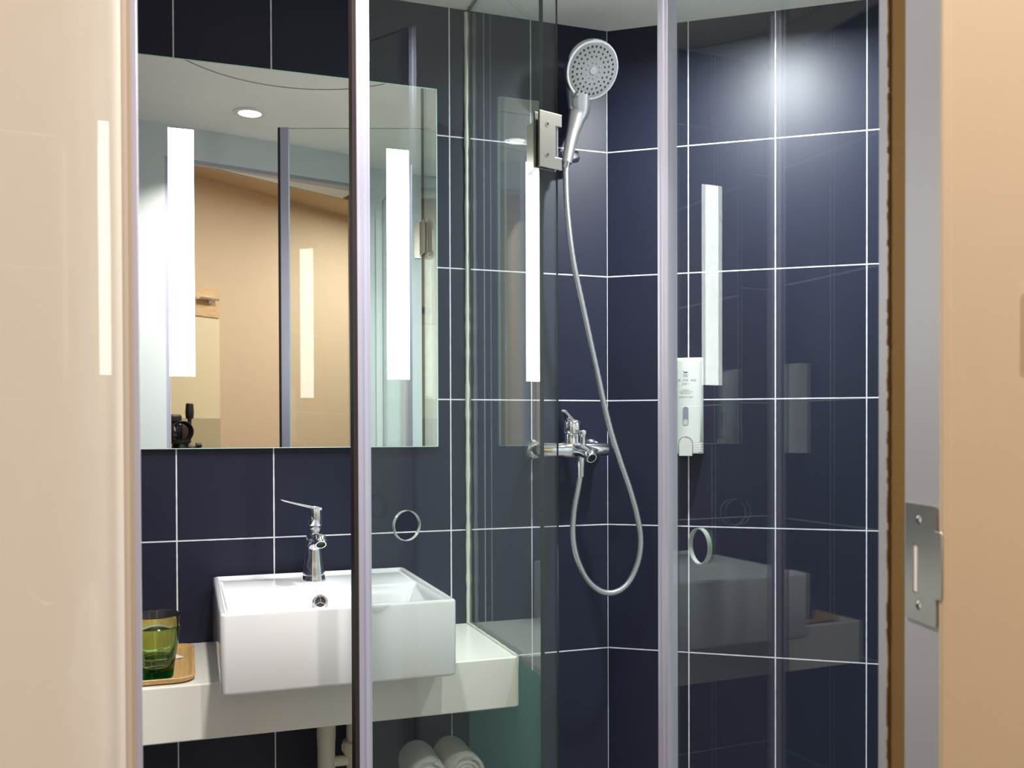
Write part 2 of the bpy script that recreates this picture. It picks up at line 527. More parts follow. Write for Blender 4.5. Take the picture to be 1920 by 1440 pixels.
# hall behind the photographer
WB0 = Vector((-0.826, -2.74, 0)); WBd = Vector((0.80, -0.60, 0))
struct('wall_hall_back', quad_wall(MB(), WB0-WBd*0.9, WB0+WBd*2.6, WB0+WBd*2.6+Vector((-0.04,-0.06,0)), WB0-WBd*0.9+Vector((-0.04,-0.06,0)), 0, 2.5), 'tan', smooth=0)
struct('wall_hall_end', MB().span(-2.3, -0.50, -3.42, -3.36, 0, 2.5), 'tan', smooth=0)
struct('wall_hall_far_left', MB().span(-2.36, -2.3, -3.42, -0.9, 0, 2.5), 'tan', smooth=0)
struct('wall_hall_far_right', MB().span(1.22, 1.28, -4.4, -1.55, 0, 2.5), 'tan', smooth=0)
struct('ceiling', MB().span(XL-0.05, XS+0.3, -1.42, 0.05, CEIL, CEIL+0.05), 'ceiling', smooth=0)
struct('ceiling_hall', MB().span(-2.4, 1.3, -4.5, -1.02, 2.5, 2.55), 'tan_dark', smooth=0)
struct('floor', MB().span(XL-0.05, XS+0.3, -1.42, 0.05, -0.05, 0), 'floor', smooth=0)
struct('floor_hall', MB().span(-2.4, 1.3, -4.5, -1.42, -0.05, -0.001), 'hall_floor', smooth=0)

# right jamb: aluminium strip, brown pile, aluminium latch face, tan bead
def jamb(name, s0, s1, p0, p1, mat, bevel=0.0, rough=False):
    a = IJ + JD*s0 - JN*p0; b = IJ + JD*s1 - JN*p0; c = IJ + JD*s1 + JN*p1; d = IJ + JD*s0 + JN*p1
    return struct(name, quad_wall(MB(), a, b, c, d, 0, HB), mat, bevel=bevel)
jamb('trim_1', 0.0045, 0.0240, 0.03, 0.0, 'alu_jamb', 0.0015)
jamb('trim_2', 0.0530, 0.1120, 0.03, 0.0, 'alu_jamb', 0.0015)
jamb('trim_3', 0.0242, 0.0528, 0.03, -0.0012, 'brush')
jamb('trim_4', 0.1122, 0.1170, 0.0065, 0.0015, 'leaf_edge', 0.001)
# fluffy lip of the pile strip, standing up between the two aluminium strips
mb = MB()
pz = 0.0
rr = random.Random(7)
base = IJ + JD*0.0242
ring = []
while pz < HB:
    ring.append((pz, 0.0005 + rr.random()*0.0016)); pz += 0.006
for k, (z, hgt) in enumerate(ring):
    c = base + JD*0.0012 + JN*(hgt/2 - 0.003) + Vector((0, 0, z))
    mb.box(c, (0.0022, 0.006 + hgt, 0.0058), Matrix((JD, JN, Vector((0,0,1)))).transposed())
struct('trim_5', mb, 'brush', smooth=0)
# header soffit strip and left jamb strip
struct('trim_6', quad_wall(MB(), L1+EN*0.004, HR+EN*0.004, HR+EN*0.06, L1+EN*0.010, HB-0.012, HB), 'alu_jamb')
LJ = L1 + EW*0.0
struct('trim_7', quad_wall(MB(), LJ+EN*0.0, LJ+EW*0.0115, LJ+EW*0.0112+EN*0.006, LJ+EN*0.006, 0, HB-0.012), 'alu')

# ------------------------------------------------------------------ door leaf on the left, bowed slightly
leaf = thing('entrance_door', 'glossy beige door leaf standing open along the left edge of the doorway', 'door', (-1.02, -1.18, 0.0))
pts = []
p = Vector((-1.0260, -1.110, 0)); s = 0; ds = 0.005
while s <= 0.80:
    a = R(-2.0 + 3.0*min(s, 0.40) + 140.0*min(max(s - 0.40, 0), 0.10))
    t = Vector((math.sin(a), math.cos(a), 0))
    pts.append((p.copy(), Vector((t.y, -t.x, 0))))
    p = p - t*ds; s += ds
mb = MB()
rings = []
th = 0.036
for q, n in pts:
    rings.append([q + Vector((0,0,0.01)), q + Vector((0,0,HB-0.02)), q - n*th + Vector((0,0,HB-0.02)), q - n*th + Vector((0,0,0.01))])
mb.loft(rings)
obj('leaf_panel', mb, 'leaf', leaf, smooth=30)
obj('leaf_nosing', MB().span(-1.062, -1.0207, -1.1095, -1.1045, 0.01, HB-0.02), 'leaf', leaf)
mb = MB().span(-1.062, -1.0178, -1.1043, -1.1035, 0.01, HB-0.02)
obj('edge_band', mb, 'leaf_edge', leaf)['label'] = 'tan edge band'
mb = MB().span(-1.062, -1.0116, -1.1030, -1.0900, 0.01, HB-0.02)
obj('hinge_stile', mb, 'alu', leaf, bevel=0.001)['label'] = 'aluminium hinge stile'

# ------------------------------------------------------------------ strike plate on the right jamb
st = thing('strike_plate', 'brushed steel lock strike plate screwed to the right door jamb', 'strike plate', tuple(IJ + JD*0.082 + Vector((0,0,1.175))))
mS = frame(IJ + JN*0.0002, JD, Vector((0,0,1)))     # local X along jamb, Y up, Z = JD x up
zs = 1 if (JD.cross(Vector((0,0,1)))).dot(JN) > 0 else -1
slot = rrect(0.0705, 0.0815, 1.148, 1.190, 0.001)
mb = MB().prism(rrect(0.0585, 0.1085, 1.1245, 1.2245, 0.002), 0, 0.0016*zs, mS, holes=[slot, circle(0.081, 1.211, 0.0034, 20), circle(0.081, 1.138, 0.0034, 20)])
obj('plate', mb, 'steel', st, smooth=0)
mb = MB().prism(rrect(0.0712, 0.0766, 1.149, 1.189, 0.001), -0.0002*zs, 0.0006*zs, mS)
obj('latch_recess', mb, 'white_plastic', st, smooth=0)['label'] = 'white latch slot'
lip = [(0.107, 1.1475), (0.1165, 1.1475), (0.1185, 1.1500), (0.1185, 1.2020), (0.1165, 1.2045), (0.107, 1.2045)]
mb = MB().prism(lip, 0.0004*zs, 0.0024*zs, mS)
obj('lip', mb, 'steel', st, bevel=0.0008)
for zz in (1.211, 1.138):
    c = IJ + JD*0.081 + Vector((0, 0, zz)) + JN*0.0016
    ms = Matrix.Translation(c) @ JN.to_track_quat('Z', 'Y').to_matrix().to_4x4()
    mb = MB().lathe([(0, 0.0018), (0.0022, 0.0015), (0.0040, 0.0003), (0.0042, -0.0012), (0, -0.0012)], ms, 24)
    sc = obj('screw', mb, 'chrome', st)
    mb = MB().box(c + JN*0.0018, (0.0004, 0.0034, 0.0009), Matrix((JN, JD, Vector((0,0,1)))).transposed())
    mb.box(c + JN*0.0018, (0.0004, 0.0009, 0.0034), Matrix((JN, JD, Vector((0,0,1)))).transposed())
    obj('cross_slot', mb, 'dark_screw', sc, smooth=0)

# light switch peeping in at the right edge of the hall wall
sw = thing('light_switch', 'cream wall switch plate at the far right edge of the tan wall', 'switch', tuple(OJ + EW*0.11 + EN*0.001 + Vector((0,0,1.37))))
mW = frame(OJ + EN*0.0, EW, Vector((0,0,1)))
ws = 1 if (EW.cross(Vector((0,0,1)))).dot(EN) > 0 else -1
obj('plate', MB().prism(rrect(0.0700, 0.1520, 1.337, 1.404, 0.004), 0, 0.007*ws, mW), 'white_plastic', sw, bevel=0.002)
obj('rocker', MB().prism(rrect(0.090, 0.132, 1.347, 1.394, 0.002), 0.007*ws, 0.010*ws, mW), 'white_plastic', sw, bevel=0.001)

# ------------------------------------------------------------------ mirror with two lit strips
mi = thing('wall_mirror', 'frameless mirror with two lit vertical strips above the basin', 'mirror', (-0.75, -0.006, 1.25))
MX0, MX1, MZ0, MZ1 = -1.062, -0.4275, 1.2525, 2.0600
mf = frame((0, 0, 0), (1,0,0), (0,0,1))    # local Z points to -Y
obj('mirror_glass', MB().prism([(MX0,MZ0),(MX1,MZ0),(MX1,MZ1),(MX0,MZ1)], 0.0, 0.0120, mf, mi=0, side_mi=1), ['mirror', 'mirror_edge'], mi, smooth=0)
bw = 0.0022
for a0, a1, b0, b1 in ((MX0, MX1, MZ1-bw, MZ1), (MX0, MX1, MZ0, MZ0+bw*0.6), (MX1-bw, MX1, MZ0, MZ1), (MX0, MX0+bw, MZ0, MZ1)):
    obj('polished_edge', MB().prism([(a0,b0),(a1,b0),(a1,b1),(a0,b1)], 0.0118, 0.0124, mf), 'mirror_bevel', mi, smooth=0)
for x0 in (-0.9995, -0.5435):
    obj('light_strip', MB().prism([(x0,1.4035),(x0+0.0505,1.4035),(x0+0.0505,1.9150),(x0,1.9150)], 0.0118, 0.0127, mf), 'bar', mi, smooth=0)

# ------------------------------------------------------------------ counter
CT, CB, CF = 0.845, 0.746, -0.346
mb = MB().span(XL+0.001, -0.3560, CF, -0.001, CB, CT)
tag(obj('vanity_counter', mb, 'solid', bevel=0.0025, origin=(-0.75, -0.17, CB)),
    'cream white solid counter slab carrying the basin along the tiled wall', 'counter')

# ------------------------------------------------------------------ basin
ba = thing('wash_basin', 'white rectangular ceramic basin overhanging the front of the counter', 'basin', (-0.713, -0.23, CT))
BX0, BX1, BY0, BY1, BZ0, BZ1 = -0.9175, -0.508, -0.446, -0.012, 0.8455, 0.984
def rr3(x0, x1, y0, y1, r, z):
    return [Vector((a, b, z)) for a, b in rrect(x0, x1, y0, y1, r, 5)]
wl = 0.011; dk = 0.185
rings = [rr3(BX0+0.004, BX1-0.004, BY0+0.004, BY1-0.004, 0.010, BZ0),
         rr3(BX0+0.001, BX1-0.001, BY0+0.001, BY1-0.001, 0.010, BZ0+0.002),
         rr3(BX0, BX1, BY0, BY1, 0.010, BZ0+0.006),
         rr3(BX0, BX1, BY0, BY1, 0.010, BZ1-0.005),
         rr3(BX0+0.0015, BX1-0.0015, BY0+0.0015, BY1-0.0015, 0.009, BZ1-0.0014),
         rr3(BX0+0.005, BX1-0.005, BY0+0.005, BY1-0.005, 0.008, BZ1),
         rr3(BX0+wl-0.003, BX1-wl+0.003, BY0+wl-0.003, BY1-wl+0.003, 0.007, BZ1),
         rr3(BX0+wl-0.0005, BX1-wl+0.0005, BY0+wl-0.0005, BY1-wl+0.0005, 0.006, BZ1-0.002),
         rr3(BX0+wl+0.002, BX1-wl-0.002, BY0+wl+0.002, BY1-wl-0.002, 0.006, BZ1-0.006),
         rr3(BX0+wl+0.004, BX1-wl-0.004, BY0+wl+0.004, BY1-dk+0.004, 0.006, BZ1-0.0062),
         rr3(BX0+wl+0.006, BX1-wl-0.006, BY0+wl+0.004, BY1-dk, 0.008, BZ1-0.009),
         rr3(BX0+wl+0.010, BX1-wl-0.010, BY0+wl+0.010, BY1-dk-0.004, 0.014, BZ1-0.014),
         rr3(BX0+0.055, BX1-0.055, BY0+0.035, BY1-dk-0.020, 0.030, BZ0+0.034),
         rr3(BX0+0.075, BX1-0.075, BY0+0.055, BY1-dk-0.040, 0.030, BZ0+0.024),
         rr3(-0.73, -0.696, -0.335, -0.300, 0.015, BZ0+0.020)]
obj('bowl', MB().loft(rings), 'ceramic', ba, smooth=50)
# overflow ring with three spokes
oc = Vector((-0.7205, -0.2075, 0.951))
on = Vector((0, -0.93, 0.36)).normalized()
mo = Matrix.Translation(oc) @ on.to_track_quat('Z', 'Y').to_matrix().to_4x4() @ Matrix.Scale(1.12, 4)
mb = MB().lathe([(0.0088, 0.001), (0.0092, 0.0036), (0.0118, 0.0040), (0.0134, 0.0024), (0.0138, -0.006), (0.0088, -0.006)], mo, 40, close=True)
for k in range(3):
    a = R(90 + 120*k)
    d = Vector((math.cos(a), math.sin(a), 0))
    mb.tube([mo @ (d*0.0005 + Vector((0,0,0.0016))), mo @ (d*0.0095 + Vector((0,0,0.0016)))], 0.0013, 8)
ov = obj('overflow_ring', mb, 'satin', ba)
obj('overflow_hole', MB().lathe([(0, 0.0004), (0.0090, 0.0004), (0.0090, -0.004), (0, -0.004)], mo, 32), 'hole_dark', ov)

# ------------------------------------------------------------------ basin tap
fa = thing('basin_tap', 'chrome single lever tap standing on the basin deck', 'tap', (-0.7200, -0.106, BZ1-0.006))
fb = Vector((-0.7195, -0.106, BZ1-0.0061))
mt = Matrix.Translation(fb)
obj('base_ring', MB().lathe([(0, 0), (0.0248, 0), (0.0252, 0.003), (0.0240, 0.0065), (0.0230, 0.013), (0, 0.013)], mt), 'chrome', fa)
mb = MB().lathe([(0, 0.013), (0.0224, 0.013), (0.0218, 0.022), (0.0196, 0.036), (0.0188, 0.040), (0.0175, 0.054), (0.0158, 0.068), (0.0150, 0.080), (0.0150, 0.092), (0.0132, 0.101), (0.0, 0.102)], mt)
sp = spline([fb+Vector((0,0.002,0.070)), fb+Vector((0.001,-0.018,0.083)), fb+Vector((0.003,-0.040,0.090)), fb+Vector((0.005,-0.056,0.0905))], 8)
mb.tube(sp, [0.0140 - 0.0010*i/len(sp) for i in range(len(sp))], 24)
obj('body', mb, 'chrome', fa, smooth=50)
ae = fb + Vector((0.0055, -0.0600, 0.0895)); an = Vector((0.03, -0.72, -0.69)).normalized()
ma = Matrix.Translation(ae) @ an.to_track_quat('Z', 'Y').to_matrix().to_4x4()
sp_ = obj('aerator', MB().lathe([(0.0092, 0.0105), (0.0110, 0.0105), (0.0128, 0.0075), (0.0133, -0.006), (0.0092, -0.006)], ma, 40, close=True), 'chrome', fa)
obj('aerator_mesh', MB().lathe([(0, 0.0075), (0.0095, 0.0075), (0.0095, 0.002), (0, 0.002)], ma, 32), 'hole_dark', sp_)
mh = Matrix.Translation(fb + Vector((0.004, 0.004, 0.0)))
obj('cartridge_collar', MB().lathe([(0, 0.098), (0.0085, 0.098), (0.0105, 0.106), (0.0125, 0.109), (0.0125, 0.114), (0.0, 0.114)], mh), 'satin', fa)
mb = MB()
def oval(cx, cy_, z, a, b, n=32):
    return [Vector((cx + a*math.cos(2*PI*k/n), cy_ + b*math.sin(2*PI*k/n), z)) for k in range(n)]
hc = fb + Vector((0.004, 0.004, 0))
rg = [[v for v in oval(hc.x, hc.y, hc.z+0.1145, 0.0128, 0.0128)],
      [v for v in oval(hc.x, hc.y, hc.z+0.1165, 0.0142, 0.0142)],
      [v for v in oval(hc.x, hc.y, hc.z+0.135, 0.0143, 0.0143)],
      [Vector((v.x, v.y, v.z + (hc.x + 0.0145 - v.x)*0.16)) for v in oval(hc.x, hc.y, hc.z+0.150, 0.0143, 0.0143)],
      [Vector((v.x, v.y, v.z + (hc.x + 0.0145 - v.x)*0.17)) for v in oval(hc.x, hc.y, hc.z+0.1530, 0.0125, 0.0125)]]
mb.loft(rg)
lever = obj('lever', mb, 'chrome', fa, smooth=50)
bl = [(0.012, 0.1515, 0.0135, 0.0042), (-0.004, 0.1545, 0.0138, 0.0044), (-0.022, 0.1590, 0.0125, 0.0040), (-0.045, 0.1650, 0.0105, 0.0032), (-0.064, 0.1705, 0.0090, 0.0026), (-0.0705, 0.1730, 0.0070, 0.0016)]
rg = []
for dx, dz, wy, wz in bl:
    rg.append([Vector((hc.x+dx, hc.y - 0.10*(0.012-dx) + wy*math.cos(2*PI*k/20), hc.z+dz-0.002 + wz*math.sin(2*PI*k/20))) for k in range(20)])
obj('lever_blade', MB().loft(rg), 'chrome', lever, smooth=60)
mb = MB().lathe([(0, 0.0012), (0.0032, 0.0010), (0.0038, -0.001), (0, -0.001)], Matrix.Translation(hc + Vector((-0.0098, -0.0106, 0.1295))) @ Vector((-0.68, -0.73, 0)).to_track_quat('Z','Y').to_matrix().to_4x4(), 20)
obj('screw_cap', mb, 'satin', lever)

# ------------------------------------------------------------------ tray, tumblers, card
tr = thing('bamboo_tray', 'rounded bamboo tray at the left end of the counter', 'tray', (-1.03, -0.19, CT+0.0005))
rg = []
def tr_ring(off, z): return rr3(-1.110+off, -0.9555-off, -0.337+off, -0.050-off, 0.030-off*0.6, z)
rg = [tr_ring(0.010, CT+0.0005), tr_ring(0.003, CT+0.004), tr_ring(0.0, CT+0.0105), tr_ring(0.0012, CT+0.0120), tr_ring(0.0045, CT+0.0115), tr_ring(0.009, CT+0.0065), tr_ring(0.016, CT+0.0055)]
obj('tray_dish', MB().loft(rg), 'bamboo', tr, smooth=60)
gx, gy = -1.0215, -0.292
def tumbler(name, label, z0, mat, base_mat):
    t = thing(name, label, 'tumbler', (gx, gy, z0))
    mm = Matrix.Translation((gx, gy, z0))
    prof = [(0, 0.0), (0.0268, 0.0), (0.0292, 0.0022), (0.0305, 0.014), (0.0338, 0.038), (0.0372, 0.062), (0.0420, 0.0865), (0.0430, 0.0905), (0.0422, 0.0915), (0.0410, 0.0900), (0.0357, 0.062), (0.0320, 0.038), (0.0284, 0.0160), (0.0262, 0.0128), (0, 0.0120)]
    # facets in the middle band like a cut tumbler
    n = 54
    mb = MB(); rings = []
    for r, h in prof:
        if r < 1e-6:
            rings.append([mb.bm.verts.new(mm @ Vector((0,0,h)))]); continue
        ring = []
        for k in range(n):
            a = 2*PI*k/n
            fct = 1.0
            if 0.010 < h < 0.055:
                ph = (a % (2*PI/9)) - PI/9
                fct = math.cos(PI/9)/math.cos(ph)*0.35 + 0.65
            ring.append(mb.bm.verts.new(mm @ Vector((r*fct*math.cos(a), r*fct*math.sin(a), h))))
        rings.append(ring)
    for ri, (a, b) in enumerate(zip(rings, rings[1:])):
        base = ri <= 2 or ri >= len(prof)-3
        for k in range(n):
            if len(a) == 1: vv = [a[0], b[(k+1)%n], b[k]]
            elif len(b) == 1: vv = [a[k], a[(k+1)%n], b[0]]
            else: vv = [a[k], a[(k+1)%n], b[(k+1)%n], b[k]]
            mb.bm.faces.new(vv).material_index = 1 if base else 0
    obj('glass_wall', mb, [mat, base_mat], t, smooth=50)
    return t
tumbler('glass_tumbler', 'green glass tumbler standing on the bamboo tray, lower of the nested pair', CT+0.0062, 'tumbler', 'tumbler_base')
tumbler('glass_tumbler', 'amber rimmed glass tumbler nested inside the green tumbler on the tray', CT+0.0062+0.0205, 'tumbler_amber', 'tumbler_amber')
cd = MB(); cm = Matrix.Translation((-1.0035, -0.158, CT+0.0072)) @ Matrix.Rotation(R(28), 4, 'Z')
cd.prism([(-0.055, -0.014), (0.024, -0.014), (0.024, 0.014), (-0.055, 0.014)], 0, 0.0012, cm)
card = thing('paper_card', 'small white printed card lying on the bamboo tray behind the tumbler', 'card', (-1.0035, -0.158, CT+0.0070))
obj('card_sheet', cd, 'paper', card, smooth=0)
cd = MB().prism([(0.000, -0.006), (0.006, -0.006), (0.006, 0.006), (0.000, 0.006)], 0.0012, 0.0015, cm)
cd.prism([(-0.02, -0.007), (-0.006, -0.007), (-0.006, 0.007), (-0.02, 0.007)], 0.0012, 0.0015, cm)
obj('card_print', cd, 'navy_print', card, smooth=0)['label'] = 'black print'

# ------------------------------------------------------------------ drain pipes under the counter
dp = thing('drain_pipe', 'cream plastic basin drain pipes with a screw collar under the counter', 'pipe', (-0.68, -0.16, 0.40))
obj('straight_pipe', MB().tube([(-0.7035,-0.16,CB), (-0.7035,-0.16,0.665)], 0.0192, 28).tube([(-0.7035,-0.16,0.666), (-0.7035,-0.16,0.640), (-0.7035,-0.16,0.44)], [0.0186,0.0178,0.0178], 28), 'pvc', dp)
obj('trap_pipe', MB().tube([(-0.6440,-0.16,CB), (-0.6440,-0.16,0.42)], 0.0185, 28), 'pvc', dp)
mb = MB().lathe([(0.0185, 0.655), (0.0255, 0.655), (0.0270, 0.652), (0.0270, 0.634), (0.0225, 0.628), (0.0185, 0.628)], Matrix.Translation((-0.6440, -0.16, 0)), 28, close=True)
for k in range(10):
    a = 2*PI*k/10
    mb.box((-0.6440+0.0268*math.cos(a), -0.16+0.0268*math.sin(a), 0.643), (0.003, 0.004, 0.014), Matrix.Rotation(a, 3, 'Z'))
obj('screw_collar', mb, 'pvc', dp, smooth=30)
obj('cross_tube', MB().tube([(-0.7035,-0.16,0.616), (-0.6440,-0.16,0.616)], 0.0105, 20), 'pvc', dp)
obj('u_bend', MB().tube(spline([(-0.6440,-0.16,0.44), (-0.6440,-0.16,0.36), (-0.6740,-0.16,0.325), (-0.7035,-0.16,0.36), (-0.7035,-0.16,0.45)], 8), 0.0178, 24), 'pvc', dp)

# ------------------------------------------------------------------ rolled towels on a wall rack
def towel(cx, cz, yaw_, label, r=0.0385, ln=0.13):
    t = thing('rolled_towel', label, 'towel', (cx, -0.20, cz - r), 'rolled towels under the counter')
    m = Matrix.Translation((cx, -0.20, cz)) @ Matrix.Rotation(yaw_, 4, 'Z')
    mb = MB()
    prof = []
    n = 40
    rings = []
    rnd = random.Random(int(cx*1000))
    for (yy, rr_) in ((-ln/2, r*0.80), (-ln/2-0.004, r*0.90), (-ln/2+0.001, r*0.985), (-ln/2+0.012, r), (0, r*0.99), (ln/2-0.012, r), (ln/2, r*0.95), (ln/2+0.003, r*0.85)):
        rings.append([m @ Vector((rr_*math.cos(2*PI*k/n)*(1+0.02*math.sin(3*2*PI*k/n+1)), yy, rr_*math.sin(2*PI*k/n)*(1-0.03*math.cos(2*2*PI*k/n)))) for k in range(n)])
    mb.loft(rings)
    obj('roll', mb, 'towel', t, smooth=60)
    # the spiral of cloth showing on the front end
    mb = MB()
    turns = 3.2; steps = 90
    pp = []
    for i in range(steps+1):
        f = i/steps
        a = f*turns*2*PI
        q = r*(0.12 + 0.74*f) * (1 + 0.05*math.sin(a*1.7))
        pp.append(m @ Vector((q*math.cos(a), -ln/2-0.0035, q*math.sin(a))))
    mb.tube(pp, 0.0040, 10)
    obj('spiral_fold', mb, 'towel', t, smooth=60)
    return t
towel(-0.514, 0.594, R(-2), 'white rolled towel under the counter, the left of the two rolls', 0.0400)
towel(-0.4385, 0.597, R(1), 'white rolled towel beside the frosted glass, the right of the two rolls', 0.0385)
rk = thing('towel_rack', 'chrome wall rack holding the rolled towels under the counter', 'rack', (-0.48, -0.16, 0.55))
mb = MB()
for yy in (-0.31, -0.25, -0.19, -0.13, -0.07):
    mb.tube([(-0.62, yy, 0.5505), (-0.37, yy, 0.5505)], 0.0035, 12)
obj('bar', mb, 'chrome', rk)
for xx in (-0.62, -0.37):
    obj('side_arm', MB().tube([(xx, -0.001, 0.5505), (xx, -0.33, 0.5505)], 0.005, 12), 'chrome', rk)

# ------------------------------------------------------------------ shower enclosure glass
GT = 2.122
gp = thing('fixed_glass_panel', 'fixed clear glass shower panel standing square to the mirror wall beside the counter', 'glass panel', (-0.35, -0.235, 0.0))
mG = frame((-0.354, 0, 0), (0,-1,0), (0,0,1))     # local X toward the camera, Z = -X world
zsg = 1 if Vector((0,-1,0)).cross(Vector((0,0,1))).x > 0 else -1
obj('pane', MB().prism([(0.002,0.002),(0.466,0.002),(0.466,CEIL-0.002),(0.002,CEIL-0.002)], 0, 0.008*zsg, mG, mi=0, side_mi=1), ['glass', 'glass_edge'], gp, smooth=0)
obj('frosted_film', MB().prism([(0.003,0.004),(0.4655,0.004),(0.4655,0.836),(0.003,0.836)], -0.0004*zsg, -0.0001*zsg, mG), 'frost', gp, smooth=0)['label'] = 'frosted lower band'
mb = MB()
rnd = random.Random(3)
zz = 0.846; pth = []; rad = []
while zz < CEIL:
    pth.append((-0.3560 + (rnd.random()-0.5)*0.0008, -0.0030, zz)); rad.append(0.0034 + rnd.random()*0.0010 + (0.0012 if rnd.random() > 0.8 else 0)); zz += 0.02
mb.tube(pth, rad, 10)
obj('sealant_bead', mb, 'sealant', gp, smooth=60)['label'] = 'whitish silicone bead'
pth = []; rad = []; yy = -0.004
while yy > -0.344:
    pth.append((-0.3575, yy, 0.8462)); rad.append(0.0028 + rnd.random()*0.0012); yy -= 0.012
mb = MB().tube(pth, rad, 10).tube([(-0.3572, -0.3475, 0.846), (-0.3572, -0.3470, 0.750)], 0.0022, 8)
obj('sealant_bead', mb, 'sealant', gp, smooth=60)['label'] = 'silicone bead along the counter end'

def shower_door(name, label, org, u, flip, length, start, hole_x, hole_z, notch=None):
    """org: free-edge foot; u: direction free edge -> hinge; returns root and frame"""
    t = thing(name, label, 'shower door', tuple(org + Vector(u)*length*0.5))
    m = frame(org, u, (0,0,1))
    return t, m
# --- door 1: swung open
u1 = Vector((0.9497, 0.3131, 0)).normalized()
o1 = Vector((-0.7220, -0.6095, 0.0))
d1, m1 = shower_door('shower_door', 'clear glass shower door swung open in front of the basin, hinged on the fixed panel', o1, u1, 1, 0.40, 0.0, 0.1, 1.13)
L1d = 0.4210
TH = 0.0055
side = 1 if u1.cross(Vector((0,0,1))).y < 0 else -1   # local +Z sign that faces the camera
poly = [(0.024,0.012),(L1d,0.012),(L1d,GT),(0.024,GT)]
obj('pane', MB().prism(poly, -TH*side, 0, m1, mi=0, holes=[circle(0.0985, 1.134, 0.0245)], side_mi=1, hole_mi=2), ['glass', 'glass_edge', 'hole_edge'], d1, smooth=0)
def pull_ring(parent, m, hx, hz, sd):
    mm = m @ Matrix.Translation((hx, hz, -TH*sd*0.5))
    obj('finger_pull_ring', MB().lathe([(0.0237, -0.0031), (0.0250, -0.0033), (0.0250, 0.0033), (0.0237, 0.0031)], mm, 48, close=True), 'hole_edge', parent, smooth=40)
pull_ring(d1, m1, 0.0985, 1.134, side)
def edge_profile(parent, m, x0, x1, sd, seal):
    wdt = x1 - x0
    mb = MB()
    # ribbed aluminium channel: stepped section
    sec = [(x0, -0.012), (x0, 0.0030), (x0+wdt*0.26, 0.0042), (x0+wdt*0.30, 0.0020), (x0+wdt*0.42, 0.0020), (x0+wdt*0.46, 0.0046), (x0+wdt*0.62, 0.0050), (x0+wdt*0.66, 0.0036), (x0+wdt*0.90, 0.0036), (x0+wdt*0.94, 0.0046), (x1, 0.0040), (x1, -0.012)]
    vv0 = [m @ Vector((a, 0.012, b*sd)) for a, b in sec]
    vv1 = [m @ Vector((a, GT, b*sd)) for a, b in sec]
    mb.loft([vv0, vv1])
    obj('edge_profile', mb, 'alu', parent, smooth=0, bevel=0.0005)
    if seal:
        mb = MB().prism([(x0-0.0070, 0.012), (x0-0.0002, 0.012), (x0-0.0002, GT), (x0-0.0070, GT)], -0.010*sd, 0.0015*sd, m)
        obj('magnetic_seal', mb, 'black_rubber', parent, smooth=0)['label'] = 'black magnetic seal'
edge_profile(d1, m1, 0.0080, 0.0300, side, True)
# hinge: front and back plates, gasket, screws, pivot barrel
HZ = 1.814
def cplate(x_l, x_r):
    h = 0.0505; nb = 0.0285
    return [(x_l, HZ-h), (x_r, HZ-h), (x_r, HZ-nb), (x_r-0.0150, HZ-nb), (x_r-0.0150, HZ+nb), (x_r, HZ+nb), (x_r, HZ+h), (x_l, HZ+h)]
xl, xr = 0.3740, 0.4262
hg = obj('hinge_plate', MB().prism(cplate(xl, xr), 0.0012*side, 0.0058*side, m1), 'steel', d1, smooth=0, bevel=0.0005)
hb = obj('hinge_plate', MB().prism(cplate(xl-0.001, xr), (-TH-0.0058)*side, (-TH-0.0012)*side, m1), 'steel', d1, smooth=0, bevel=0.0005)
obj('gasket', MB().prism(rrect(xl+0.001, xl+0.034, HZ-0.049, HZ+0.049, 0.001), 0.0, 0.0012*side, m1), 'black_rubber', hg, smooth=0)
for zz in (HZ+0.0275, HZ-0.0275):
    c = m1 @ Vector((xl+0.0175, zz, 0.0058*side)); nn = (m1.to_3x3() @ Vector((0,0,side))).normalized()
    ms = Matrix.Translation(c) @ nn.to_track_quat('Z','Y').to_matrix().to_4x4()
    sc = obj('screw', MB().lathe([(0.0022, -0.001), (0.0022, 0.0007), (0.0040, 0.0008), (0.0044, 0.0), (0.0044, -0.001)], ms, 24, close=True), 'satin', hg)
    obj('socket', MB().lathe([(0, 0.0001), (0.0023, 0.0001), (0.0023, -0.001), (0, -0.001)], ms, 6), 'dark_screw', sc, smooth=0)
mb = MB().tube([m1 @ Vector((xr-0.0085, HZ-0.0283, -0.004*side)), m1 @ Vector((xr-0.0085, HZ+0.0283, -0.004*side))], 0.0064, 24)
obj('pivot_barrel', mb, 'satin', hg)
# fixed-side hinge leaf clamped on the panel edge
mb = MB().prism([(0.415, HZ-0.045), (0.4640, HZ-0.045), (0.4640, HZ+0.045), (0.415, HZ+0.045)], -0.0058*zsg, -0.0008*zsg, mG)
obj('hinge_plate', mb, 'steel', gp, smooth=0, bevel=0.0006)
mb = MB().prism([(0.415, HZ-0.045), (0.4640, HZ-0.045), (0.4640, HZ+0.045), (0.415, HZ+0.045)], 0.0088*zsg, 0.0136*zsg, mG)
obj('hinge_plate', mb, 'steel', gp, smooth=0, bevel=0.0006)

